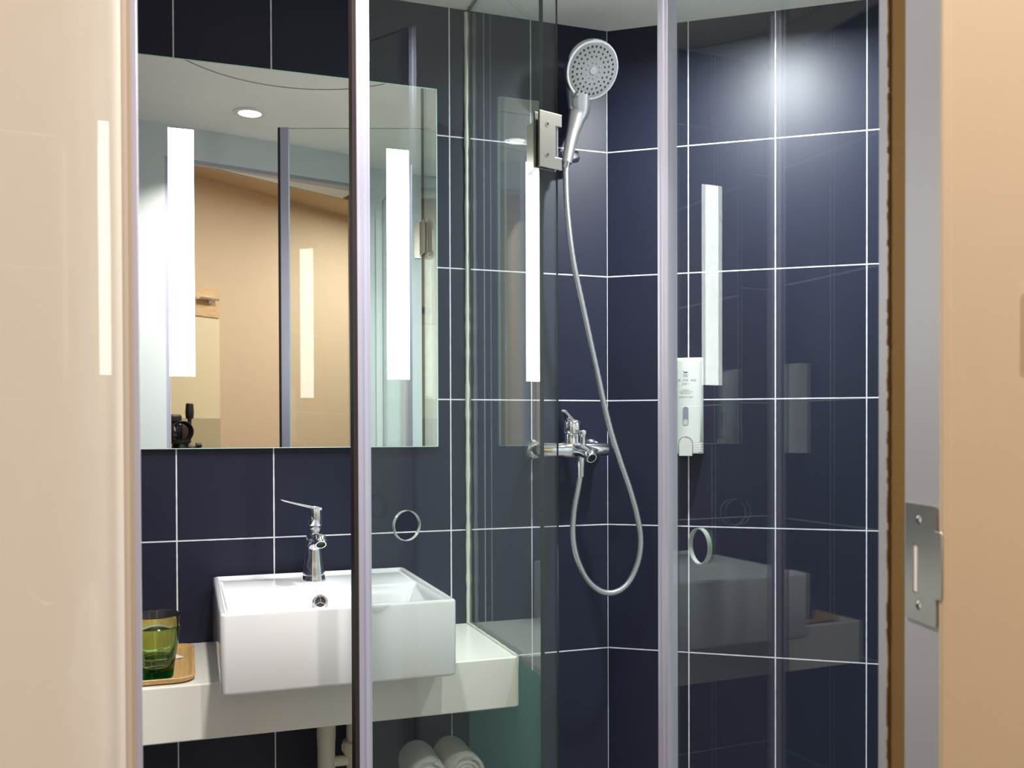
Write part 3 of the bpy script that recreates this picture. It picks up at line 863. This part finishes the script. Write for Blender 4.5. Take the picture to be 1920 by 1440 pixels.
# --- door 2: closed, in the plane of the fixed panel
u2 = Vector((0.0349, -0.9994, 0)).normalized(); o2 = Vector((-0.3060, -0.8330, 0.0))
d2, m2 = shower_door('shower_door', 'clear glass shower door standing closed before the soap dispenser wall at right', o2, u2, 1, 0.43, 0, 0.1, 1.13)
sd2 = 1 if u2.cross(Vector((0,0,1))).x < 0 else -1
obj('pane', MB().prism([(0.020,0.012),(0.5050,0.012),(0.5050,GT),(0.020,GT)], -TH*sd2, 0, m2, mi=0, holes=[circle(0.1090, 1.128, 0.0252)], side_mi=1, hole_mi=2), ['glass', 'glass_edge', 'hole_edge'], d2, smooth=0)
pull_ring(d2, m2, 0.1090, 1.128, sd2)
edge_profile(d2, m2, 0.0040, 0.0350, sd2, False)

# ------------------------------------------------------------------ wall mixer, hose, handset
mx = thing('shower_mixer', 'chrome wall mixer with lever and bath spout on the navy tiles', 'mixer', (-0.135, -0.03, 1.243))
zc = 1.243; my = -0.062
for xx in (-0.195, -0.045):
    m = Matrix.Translation((xx, 0, zc)) @ Vector((0,-1,0)).to_track_quat('Z','Y').to_matrix().to_4x4()
    obj('wall_flange', MB().lathe([(0, 0.0005), (0.0255, 0.0005), (0.0262, 0.003), (0.0240, 0.012), (0.0195, 0.019), (0.0140, 0.021), (0.0140, 0.062), (0, 0.062)], m, 40), 'chrome', mx)
mb = MB().lathe([(0, -0.086), (0.0150, -0.086), (0.0165, -0.0845), (0.0165, -0.030), (0.0182, -0.024), (0.0205, -0.012), (0.0205, 0.012), (0.0182, 0.024), (0.0165, 0.030), (0.0165, 0.0845), (0.0150, 0.086), (0, 0.086)], Matrix.Translation((-0.1180, my, zc)) @ Vector((1,0,0)).to_track_quat('Z','Y').to_matrix().to_4x4(), 40)
mb.lathe([(0, 0.010), (0.0185, 0.010), (0.0185, 0.036), (0.0170, 0.038), (0, 0.038)], Matrix.Translation((-0.1200, my, zc)), 36)
obj('body', mb, 'chrome', mx, smooth=45)
hm = Matrix.Translation((-0.1200, my, zc))
lv = obj('lever', MB().lathe([(0, 0.0385), (0.0195, 0.0385), (0.0208, 0.041), (0.0208, 0.060), (0.0192, 0.066), (0.0120, 0.071), (0, 0.072)], hm, 36), 'chrome', mx, smooth=45)
bl = [(0.006, 0.0665, 0.0150, 0.0045), (-0.010, 0.0690, 0.0140, 0.0045), (-0.024, 0.0765, 0.0105, 0.0036), (-0.036, 0.0845, 0.0085, 0.0030), (-0.047, 0.0905, 0.0072, 0.0026), (-0.050, 0.0925, 0.0050, 0.0014)]
rg = []
for dd_, dz, wa, wb in bl:
    cx = -0.1200 + dd_*0.72; cyy = my + dd_*0.62
    rg.append([Vector((cx - 0.65*wa*math.cos(2*PI*k/20), cyy + 0.75*wa*math.cos(2*PI*k/20), zc + dz + wb*math.sin(2*PI*k/20))) for k in range(20)])
obj('lever_blade', MB().loft(rg), 'chrome', lv, smooth=60)
sp = spline([(-0.113, my, zc+0.001), (-0.113, my-0.030, zc+0.001), (-0.1135, my-0.065, zc-0.005), (-0.1150, my-0.090, zc-0.011)], 8)
mb = MB().tube(sp, [0.0180 - 0.0045*i/(len(sp)-1) for i in range(len(sp))], 28)
spo = obj('spout', mb, 'chrome', mx, smooth=50)
nn = Vector((0.12, -0.82, -0.52)).normalized()
ma = Matrix.Translation((-0.1152, my-0.0915, zc-0.0125)) @ nn.to_track_quat('Z','Y').to_matrix().to_4x4()
obj('aerator', MB().lathe([(0.0098, 0.0085), (0.0120, 0.0085), (0.0140, 0.004), (0.0142, -0.004), (0.0098, -0.004)], ma, 36, close=True), 'chrome', spo)
obj('aerator_mesh', MB().lathe([(0, 0.006), (0.0100, 0.006), (0.0100, 0.0), (0, 0.0)], ma, 30), 'hole_dark', spo)
obj('diverter_knob', MB().lathe([(0, 0.010), (0.0062, 0.010), (0.0062, 0.030), (0.0072, 0.033), (0.0088, 0.036), (0.0088, 0.043), (0.0070, 0.0455), (0, 0.046)], Matrix.Translation((-0.1075, my-0.034, zc)), 28), 'chrome', mx, smooth=40)
obj('hose_outlet', MB().lathe([(0, -0.014), (0.0098, -0.014), (0.0098, -0.036), (0.0088, -0.038), (0.0088, -0.060), (0.0075, -0.062), (0, -0.062)], Matrix.Translation((-0.1130, my-0.033, zc)), 28), 'chrome', mx, smooth=40)

M['handle_grey'] = principled('satin_plated_plastic', (0.50, 0.51, 0.52), 0.28, metal=0.85)
hs = thing('hand_shower', 'chrome hand shower hooked on its wall bracket above the mixer', 'hand shower', (-0.11, -0.06, 1.92))
# bracket on the wall: knuckle and cup
br = thing('shower_bracket', 'chrome wall bracket gripping the hand shower handle', 'bracket', (-0.118, 0.0, 1.925))
obj('mount', MB().lathe([(0, 0.0005), (0.0185, 0.0005), (0.0190, 0.004), (0.0150, 0.010), (0.0115, 0.016), (0.0115, 0.040), (0, 0.040)], Matrix.Translation((-0.118, 0, 1.925)) @ Vector((0,-1,0)).to_track_quat('Z','Y').to_matrix().to_4x4(), 32), 'chrome', br)
obj('knuckle', MB().lathe([(0, -0.0225), (0.0120, -0.0225), (0.0140, -0.020), (0.0140, 0.020), (0.0120, 0.0225), (0, 0.0225)], Matrix.Translation((-0.1190, -0.044, 1.926)) @ Vector((0.97, 0.10, 0.20)).normalized().to_track_quat('Z','Y').to_matrix().to_4x4(), 32), 'satin', br, smooth=40)
# handle path (in front of the bracket) up to the head
hn = Vector((0.10, -0.85, -0.50)).normalized()       # the spray face looks this way
hcen = Vector((-0.0890, -0.1060, 2.1110))
qz = hn.to_track_quat('Z', 'Y').to_matrix().to_4x4()
mH = Matrix.Translation(hcen) @ qz @ Matrix.Scale(1.20, 4)
low = Vector((-0.22, 0.0, -0.97)).normalized(); low = (low - hn*low.dot(hn)).normalized()
hp = spline([(-0.1325, -0.0650, 1.906), (-0.1277, -0.0640, 1.9305), (-0.1215, -0.0620, 1.957), (-0.1135, -0.0595, 1.985), (-0.1060, -0.0585, 2.012), (-0.0995, -0.0590, 2.036), tuple(hcen + low*0.046 - hn*0.015), tuple(hcen + low*0.022 - hn*0.021)], 8)
def taper(f):
    ks = [(0, 0.0088), (0.2, 0.0100), (0.42, 0.0120), (0.58, 0.0155), (0.72, 0.0200), (0.86, 0.0230), (1.0, 0.0180)]
    for (a, ra), (b, rb) in zip(ks, ks[1:]):
        if f <= b: return ra + (rb-ra)*(f-a)/(b-a)
    return ks[-1][1]
n_ = len(hp)
mb = MB().tube(hp, [taper(i/(n_-1)) for i in range(n_)], 28, flat=1.35)
obj('handle', mb, 'handle_grey', hs, smooth=60)
obj('head_shell', MB().lathe([(0, -0.034), (0.022, -0.033), (0.040, -0.027), (0.0505, -0.017), (0.0545, -0.006), (0.0555, 0.002), (0.0545, 0.0060), (0.0525, 0.0068), (0.0500, 0.0055), (0, 0.0055)], mH, 64), 'chrome', hs, smooth=50)
M['spray'] = principled('grey_spray_face', (0.25, 0.26, 0.265), 0.35)
M['nozzle'] = principled('nozzle_rubber', (0.03, 0.03, 0.045), 0.5)
face = obj('spray_face', MB().lathe([(0, 0.0082), (0.030, 0.0080), (0.0470, 0.0070), (0.0500, 0.0058), (0.0500, 0.003), (0, 0.003)], mH, 64), 'spray', hs, smooth=50)
for rr_, cnt, ph in ((0.0425, 30, 0.0), (0.0335, 22, 0.07), (0.0250, 16, 0.0)):
    for k in range(cnt):
        a = 2*PI*k/cnt + ph
        mm = mH @ Matrix.Translation((rr_*math.cos(a), rr_*math.sin(a), 0.0074))
        obj('nozzle', MB().lathe([(0, 0.0016), (0.0013, 0.0015), (0.0021, 0.0004), (0.0021, -0.001), (0, -0.001)], mm, 10), 'nozzle', face)
mb = MB()
for k in range(10):
    a = 2*PI*k/10
    mb.lathe([(0, 0.0016), (0.0014, 0.0010), (0.0017, -0.001), (0, -0.001)], mH @ Matrix.Translation((0.0145*math.cos(a), 0.0145*math.sin(a), 0.0082)), 10)
mb.lathe([(0, 0.0012), (0.0070, 0.0012), (0.0075, 0.0), (0, 0.0)], mH @ Matrix.Translation((0, 0, 0.0082)), 32)
obj('massage_jets', mb, 'satin', face)
# selector lever at the lower rim
dn = (qz.to_3x3() @ Vector((0, -1, 0))); sd_ = (qz.to_3x3() @ Vector((1, 0, 0)))
low = Vector((-0.38, 0.0, -0.92)).normalized(); low = (low - hn*low.dot(hn)).normalized()
mb = MB().tube([hcen + low*0.0540 + hn*0.010, hcen + low*0.0635 + hn*0.0125, hcen + low*0.0715 + hn*0.008], [0.0030, 0.0036, 0.0030], 14)
obj('selector_lever', mb, 'satin', hs)
mb = MB().tube([(-0.1335, -0.066, 1.908), (-0.1362, -0.0655, 1.893)], [0.0085, 0.0080], 20)
obj('hose_nut', mb, 'chrome', hs)

def hz(*a): return a
HOSE = [(-0.1345, -0.066, 1.8960), (-0.1372, -0.069, 1.8700), (-0.137, -0.078, 1.7867), (-0.1266, -0.087, 1.6758), (-0.1024, -0.095, 1.5537), (-0.0734, -0.101, 1.4194), (-0.0491, -0.106, 1.309), (-0.0232, -0.111, 1.2228), (0.0001, -0.116, 1.1547), (0.0171, -0.12, 1.0928), (0.0251, -0.123, 1.0371), (0.019, -0.124, 0.9881), (0.0003, -0.123, 0.9457), (-0.0237, -0.122, 0.9223), (-0.0525, -0.12, 0.9151), (-0.0818, -0.117, 0.9249), (-0.1096, -0.114, 0.9528), (-0.1302, -0.11, 0.9996), (-0.1376, -0.106, 1.048), (-0.1331, -0.102, 1.1022), (-0.1207, -0.098, 1.1565), (-0.1150, -0.0955, 1.1800)]
hp = spline(HOSE, 14)
mb = MB(); mb.tube(hp, [0.0068 + (0.00025 if i % 2 else -0.00025) for i in range(len(hp))], 16)
tag(obj('shower_hose', mb, 'hose', smooth=60, origin=(-0.12, -0.09, 1.4)), 'silver flexible hose looping from the hand shower down to the mixer', 'hose')

# ------------------------------------------------------------------ dispensers
def text_mesh(body, size, name):
    cu = bpy.data.curves.new(name, 'FONT')
    cu.body = body; cu.size = size; cu.align_x = 'CENTER'; cu.align_y = 'CENTER'
    cu.extrude = 0.0; cu.resolution_u = 3
    to = bpy.data.objects.new(name, cu); COL.objects.link(to)
    bpy.context.view_layer.update()
    dg = bpy.context.evaluated_depsgraph_get()
    me = bpy.data.meshes.new_from_object(to.evaluated_get(dg), depsgraph=dg)
    bm = bmesh.new(); bm.from_mesh(me)
    bpy.data.objects.remove(to); bpy.data.curves.remove(cu); bpy.data.meshes.remove(me)
    return bm

HORSE = [(-10.0,2.6),(-8.2,3.6),(-7.6,5.0),(-6.6,4.6),(-5.6,2.6),(-3.5,1.6),(0,1.9),(3.2,2.0),(5.2,1.6),(7.2,2.6),(9.6,4.6),(8.6,2.2),(6.4,0.4),(6.0,-1.4),(7.4,-3.0),(9.0,-4.4),(7.6,-4.4),(5.6,-3.0),(4.0,-1.6),(1.0,-1.4),(-2.4,-1.6),(-4.2,-3.0),(-6.6,-4.0),(-7.6,-3.4),(-5.8,-2.4),(-4.6,-0.8),(-6.0,0.8),(-7.4,1.8),(-9.4,1.6)]
def dispenser(name, label, org, ax, nrm, mark):
    """org: foot centre on the wall; ax: along wall; nrm: out of the wall"""
    ax = Vector(ax).normalized(); nrm = Vector(nrm).normalized()
    t = thing(name, label, 'soap dispenser', tuple(org))
    W2, D, H = 0.0358, 0.060, 0.2235
    def P(x, z, d): return org + ax*x + nrm*d + Vector((0,0,z))
    def front(x, Dd=D): return 0.026 + (Dd-0.026)*math.sqrt(max(0.0, 1-(x/(W2*1.04))**2))
    def section(z, Dd, w=W2, n=25):
        v = [P(-w, z, 0.0005)]
        for k in range(n):
            x = -w + 2*w*k/(n-1)
            v.append(P(x, z, 0.026 + (Dd-0.026)*math.sqrt(max(0.0, 1-(x/(w*1.04))**2))))
        v.append(P(w, z, 0.0005))
        return v
    zs_ = [(0.0, D-0.005), (0.0015, D-0.001), (0.0060, D)]
    for gz in (0.008, 0.0135, 0.019, 0.0245):
        zs_ += [(gz, D), (gz+0.0003, D-0.0010), (gz+0.0009, D-0.0010), (gz+0.0012, D)]
    zs_ += [(0.10, D), (0.2140, D), (0.2160, D-0.0006), (0.2225, D-0.018), (H, D-0.022)]
    mb = MB().loft([section(z, d) for z, d in zs_])
    obj('casing', mb, 'disp', t, smooth=40)
    # arched recess and push button
    def arch(w, z0, z1, n=14):
        v = [(-w, z0), (w, z0)]
        for k in range(n+1):
            a = PI*k/n
            v.append((w*math.cos(a), z1 - w + w*math.sin(a)))
        return v
    def shell(poly2, d0, d1, curved=True):
        mb = MB()
        fr = [mb.bm.verts.new(P(x, z, (front(x) if curved else D) + d1)) for x, z in poly2]
        bk = [mb.bm.verts.new(P(x, z, (front(x) if curved else D) + d0)) for x, z in poly2]
        mb.bm.faces.new(fr); mb.bm.faces.new(list(reversed(bk)))
        n = len(fr)
        for i in range(n):
            mb.bm.faces.new([bk[i], bk[(i+1)%n], fr[(i+1)%n], fr[i]])
        return mb
    obj('button_recess', shell(arch(0.0168, -0.0005, 0.0405), -0.004, 0.0006), 'disp_shade', t, smooth=0)
    mbb = MB()
    lays = [(0.0, 0.0148, 0.0005), (0.006, 0.0148, 0.007), (0.010, 0.0140, 0.0085)]
    prev = None
    rgs = []
    for _, w_, d_ in [(0, 0.0150, -0.002), (0, 0.0150, 0.0052), (0, 0.0140, 0.0070)]:
        rgs.append([P(x, z - 0.005 + (0.0150-w_)*0.6, front(x)*0.35 + D*0.65 + d_) for x, z in arch(w_, 0.0, 0.0405)])
    mbb.loft(rgs)
    obj('push_button', mbb, 'disp', t, smooth=40)
    # level window
    def slotp(w, z0, z1, n=10):
        v = []
        for k in range(n+1):
            a = PI*k/n; v.append((w*math.cos(a), z1 - w + w*math.sin(a)))
        for k in range(n+1):
            a = PI + PI*k/n; v.append((w*math.cos(a), z0 + w + w*math.sin(a)))
        return v
    fr_ = MB(); 
    o_, i_ = slotp(0.0066, 0.0655, 0.1085), slotp(0.0052, 0.0670, 0.1070)
    n = len(o_)
    A = [fr_.bm.verts.new(P(x, z, front(x)+0.0006)) for x, z in o_]; B = [fr_.bm.verts.new(P(x, z, front(x)+0.0004)) for x, z in i_]
    C_ = [fr_.bm.verts.new(P(x, z, front(x)-0.002)) for x, z in o_]
    for i in range(n):
        j = (i+1) % n
        fr_.bm.faces.new([A[i], A[j], B[j], B[i]]); fr_.bm.faces.new([C_[i], C_[j], A[j], A[i]])
    win = obj('level_window', fr_, 'disp_shade', t, smooth=0)
    obj('window_pane', shell(slotp(0.0054, 0.0665, 0.1075), -0.001, 0.0003), 'window_grey', win, smooth=0)
    obj('soap_level', shell([p_ for p_ in slotp(0.0052, 0.0668, 0.0800)], -0.0005, 0.0005), 'soap', win, smooth=0)
    # lettering and emblem wrapped on the curved front
    def wrap(bm, x0, z0, sx=1.0, lift=0.0004):
        for v in bm.verts:
            x, z = v.co.x*sx + x0, v.co.y + z0
            v.co = P(x, z, front(x) + lift)
        return bm
    em = bmesh.new()
    vs2 = [em.verts.new((x*0.00062, z*0.00062, 0)) for x, z in HORSE]
    em.faces.new(vs2)
    bmesh.ops.triangulate(em, faces=em.faces)
    n = 16
    up_, lo_ = [], []
    for k in range(n+1):
        f = -1 + 2*k/n
        up_.append(em.verts.new((f*0.0082, -0.0052 - 0.0016*f*f, 0)))
        lo_.append(em.verts.new((f*0.0082, -0.0052 - 0.0016*f*f - 0.0010*(1-f*f), 0)))
    for k in range(n):
        em.faces.new([up_[k], up_[k+1], lo_[k+1], lo_[k]])
    obj('emblem', wrap(em, 0, 0.1880), mark, t, smooth=0)['label'] = 'running horse emblem over an arc'
    for body, size, z in (('HOTEL', 0.0036, 0.1782), ('洗发 · 护发 · 沐浴', 0.0062, 0.1695), ('三合一', 0.0062, 0.1610), ('SHAMPOO', 0.0036, 0.1472), ('CONDITIONER/HAIR', 0.0036, 0.1432), ('SHOWER GEL', 0.0036, 0.1392), ('THREE IN ONE', 0.0048, 0.1310)):
        obj('lettering', wrap(text_mesh(body, size, 'text'), 0, z), 'print' if z < 0.175 else mark, t, smooth=0)
    return t
dispenser('soap_dispenser', 'white soap dispenser with horse emblem on the navy tiles behind the right shower door', DR*0.1925 + Vector((0,0,1.2335)), DR, NR, 'navy_print')
dispenser('soap_dispenser', 'white soap dispenser with red emblem on the left wall, seen mirrored in the shower door', Vector((XL, -0.130, 1.2300)), Vector((0,1,0)), Vector((1,0,0)), 'red_print')

# ------------------------------------------------------------------ ceiling fittings
def downlight(name, label, x, y, z, power, col, spot, r=0.036):
    t = thing(name, label, 'downlight', (x, y, z-0.004))
    obj('trim_ring', MB().lathe([(r, 0), (r+0.014, 0), (r+0.013, -0.003), (r+0.002, -0.005), (r-0.002, -0.003)], Matrix.Translation((x, y, z-0.0003)), 40, close=True), 'white_plastic', t, smooth=40)
    obj('lens', MB().lathe([(0, -0.0030), (r, -0.0022), (r, -0.0005), (0, -0.0005)], Matrix.Translation((x, y, z)), 40), 'lens', t, smooth=0)
    ld = bpy.data.lights.new('lamp', 'AREA')
    ld.shape = 'DISK'; ld.size = r*2*0.95
    ld.energy = power; ld.color = col; ld.spread = R(spot)
    lo = bpy.data.objects.new('lamp', ld); COL.objects.link(lo)
    lo.parent = t; lo.location = (0, 0, 0.004 - 0.0045)
    return t
downlight('downlight', 'round white ceiling downlight seen in the mirror above the light strip', -0.778, -0.900, CEIL, LAMP_A, (1.0, 0.95, 0.88), 118)
downlight('downlight', 'round ceiling downlight above the shower, lighting the navy corner', 0.120, -0.556, CEIL, LAMP_C, (0.96, 0.98, 1.0), 165)
downlight('downlight', 'added warm hall fill lamp behind the camera, out of view', -0.45, -1.90, 2.5, FILL_HALL*0.50, (1.0, 0.955, 0.89), 178)  # unseen lamp added to fill the basin front through the doorway
downlight('downlight', 'added warm hall fill lamp further from the bathroom door, out of view', 0.30, -2.75, 2.5, FILL_HALL*0.75, (1.0, 0.955, 0.89), 178)  # unseen lamp added to brighten the hall back wall
mb = MB().lathe([(0.348, -0.0002), (0.352, -0.0002), (0.352, -0.0012), (0.348, -0.0012)], Matrix.Translation((-0.70, -0.300, CEIL)), 96, close=True)
tag(obj('access_hatch', mb, 'seam', origin=(-0.70, -0.30, CEIL), smooth=0), 'thin round seam of the ceiling access hatch seen in the mirror', 'hatch')

# ------------------------------------------------------------------ the photographer's camera on its tripod
ct = thing('tripod_camera', 'black camera on a tripod reflected at the lower left of the mirror', 'camera', (CAM.x, CAM.y-0.12, 0.0))
fdir = Vector((math.sin(R(19.2)), math.cos(R(19.2)), 0)); rdir = Vector((fdir.y, -fdir.x, 0))
MC = Matrix((rdir, fdir, Vector((0,0,1)))).transposed()
def cp(r_, f_, z_): return CAM + rdir*r_ + fdir*f_ + Vector((0,0,z_))
lm = Matrix.Translation(cp(0, -0.115, 0)) @ fdir.to_track_quat('Z','Y').to_matrix().to_4x4()
ln_ = obj('lens_barrel', MB().lathe([(0, 0), (0.036, 0), (0.038, 0.02), (0.036, 0.030), (0.040, 0.045), (0.040, 0.070), (0.043, 0.080), (0.0455, 0.096), (0.0440, 0.097), (0.0405, 0.078), (0.0, 0.076)], lm, 40), 'cam_black', ct, smooth=40)
obj('front_element', MB().lathe([(0, 0.0850), (0.02, 0.0835), (0.0395, 0.0780), (0.0395, 0.074), (0, 0.074)], lm, 36), 'lens_glass', ln_)
mb = MB().box(cp(0.0, -0.150, -0.005), (0.142, 0.070, 0.096), MC).box(cp(-0.058, -0.142, -0.003), (0.034, 0.092, 0.094), MC)
obj('body', mb, 'cam_black', ct, bevel=0.010, seg=3)
mb = MB().box(cp(0.0, -0.145, 0.055), (0.056, 0.078, 0.036), MC)
obj('viewfinder_hump', mb, 'cam_black', ct, bevel=0.010, seg=3)
th_ = obj('tripod_head', MB().tube([cp(0.03, -0.15, -0.053), cp(0.03, -0.15, -0.075)], [0.030, 0.034], 24).tube([cp(0.03, -0.15, -0.075), cp(0.03, -0.15, -0.16)], [0.024, 0.030], 24), 'cam_black', ct)
obj('pan_handle', MB().tube([cp(0.050, -0.14, -0.075), cp(0.060, -0.12, -0.03), cp(0.062, -0.115, 0.055)], [0.008, 0.0085, 0.0085], 16).tube([cp(0.062, -0.115, 0.055), cp(0.062, -0.115, 0.060), cp(0.062, -0.115, 0.085), cp(0.062, -0.115, 0.118), cp(0.062, -0.115, 0.121)], [0.014, 0.0165, 0.0180, 0.0155, 0.013], 20), 'cam_black', th_)
obj('clamp_knob', MB().tube([cp(0.055, -0.15, -0.070), cp(0.110, -0.145, -0.082)], [0.020, 0.012], 20).tube([cp(0.100, -0.145, -0.060), cp(0.122, -0.145, -0.060)], 0.011, 16), 'cam_black', th_)
apex = cp(0.03, -0.15, -0.16)
obj('centre_column', MB().tube([apex, apex - Vector((0,0,0.35))], 0.014, 20), 'satin', ct)
for a in (20, 140, 260):
    d = MC @ Vector((math.sin(R(a)), math.cos(R(a)), 0))
    obj('leg', MB().tube([apex + d*0.03 - Vector((0,0,0.03)), apex + d*0.22 - Vector((0,0,0.55))], 0.014, 16).tube([apex + d*0.22 - Vector((0,0,0.55)), Vector((apex.x, apex.y, 0)) + d*0.36 + Vector((0,0,0.004))], 0.010, 16), 'cam_black', ct)

# cream board with wooden head and hook, seen in the mirror behind the camera
bd = thing('hall_board', 'pale cream board with a wooden top and chrome hook seen in the mirror', 'board', tuple(WB0 - WBd.normalized()*0.2))
bf = frame(tuple(WB0 + WBd.normalized()*0.824), tuple(WBd), (0,0,1))      # local Z runs into the wall
obj('panel', MB().prism([(-1.25, 0.0), (-0.824, 0.0), (-0.824, 1.835), (-1.25, 1.835)], -0.030, 0.0, bf), 'cream_board', bd, smooth=0)
hp_ = [(-1.25, 1.836), (-0.828, 1.836), (-0.828, 1.955)] + [(-0.848 + 0.020*math.cos(R(90*k/6)), 1.958 + 0.020*math.sin(R(90*k/6))) for k in range(7)] + [(-1.25, 1.978)]
hd = obj('wooden_head', MB().prism(hp_, -0.036, 0.0, bf), 'oak', bd, smooth=0)
hk = obj('coat_hook', MB().prism([(-0.965,1.912),(-0.856,1.912),(-0.856,1.922),(-0.965,1.922)], -0.070, -0.036, bf).prism([(-0.900,1.898),(-0.872,1.898),(-0.872,1.9115),(-0.900,1.9115)], -0.050, -0.036, bf), 'chrome', hd, bevel=0.001)
obj('lower_zone', MB().prism([(-1.25, 0.0), (-0.8245, 0.0), (-0.8245, 1.352), (-1.25, 1.352)], -0.034, -0.030, bf), 'grey_board', bd, smooth=0)  # darker greyish lower zone of the board
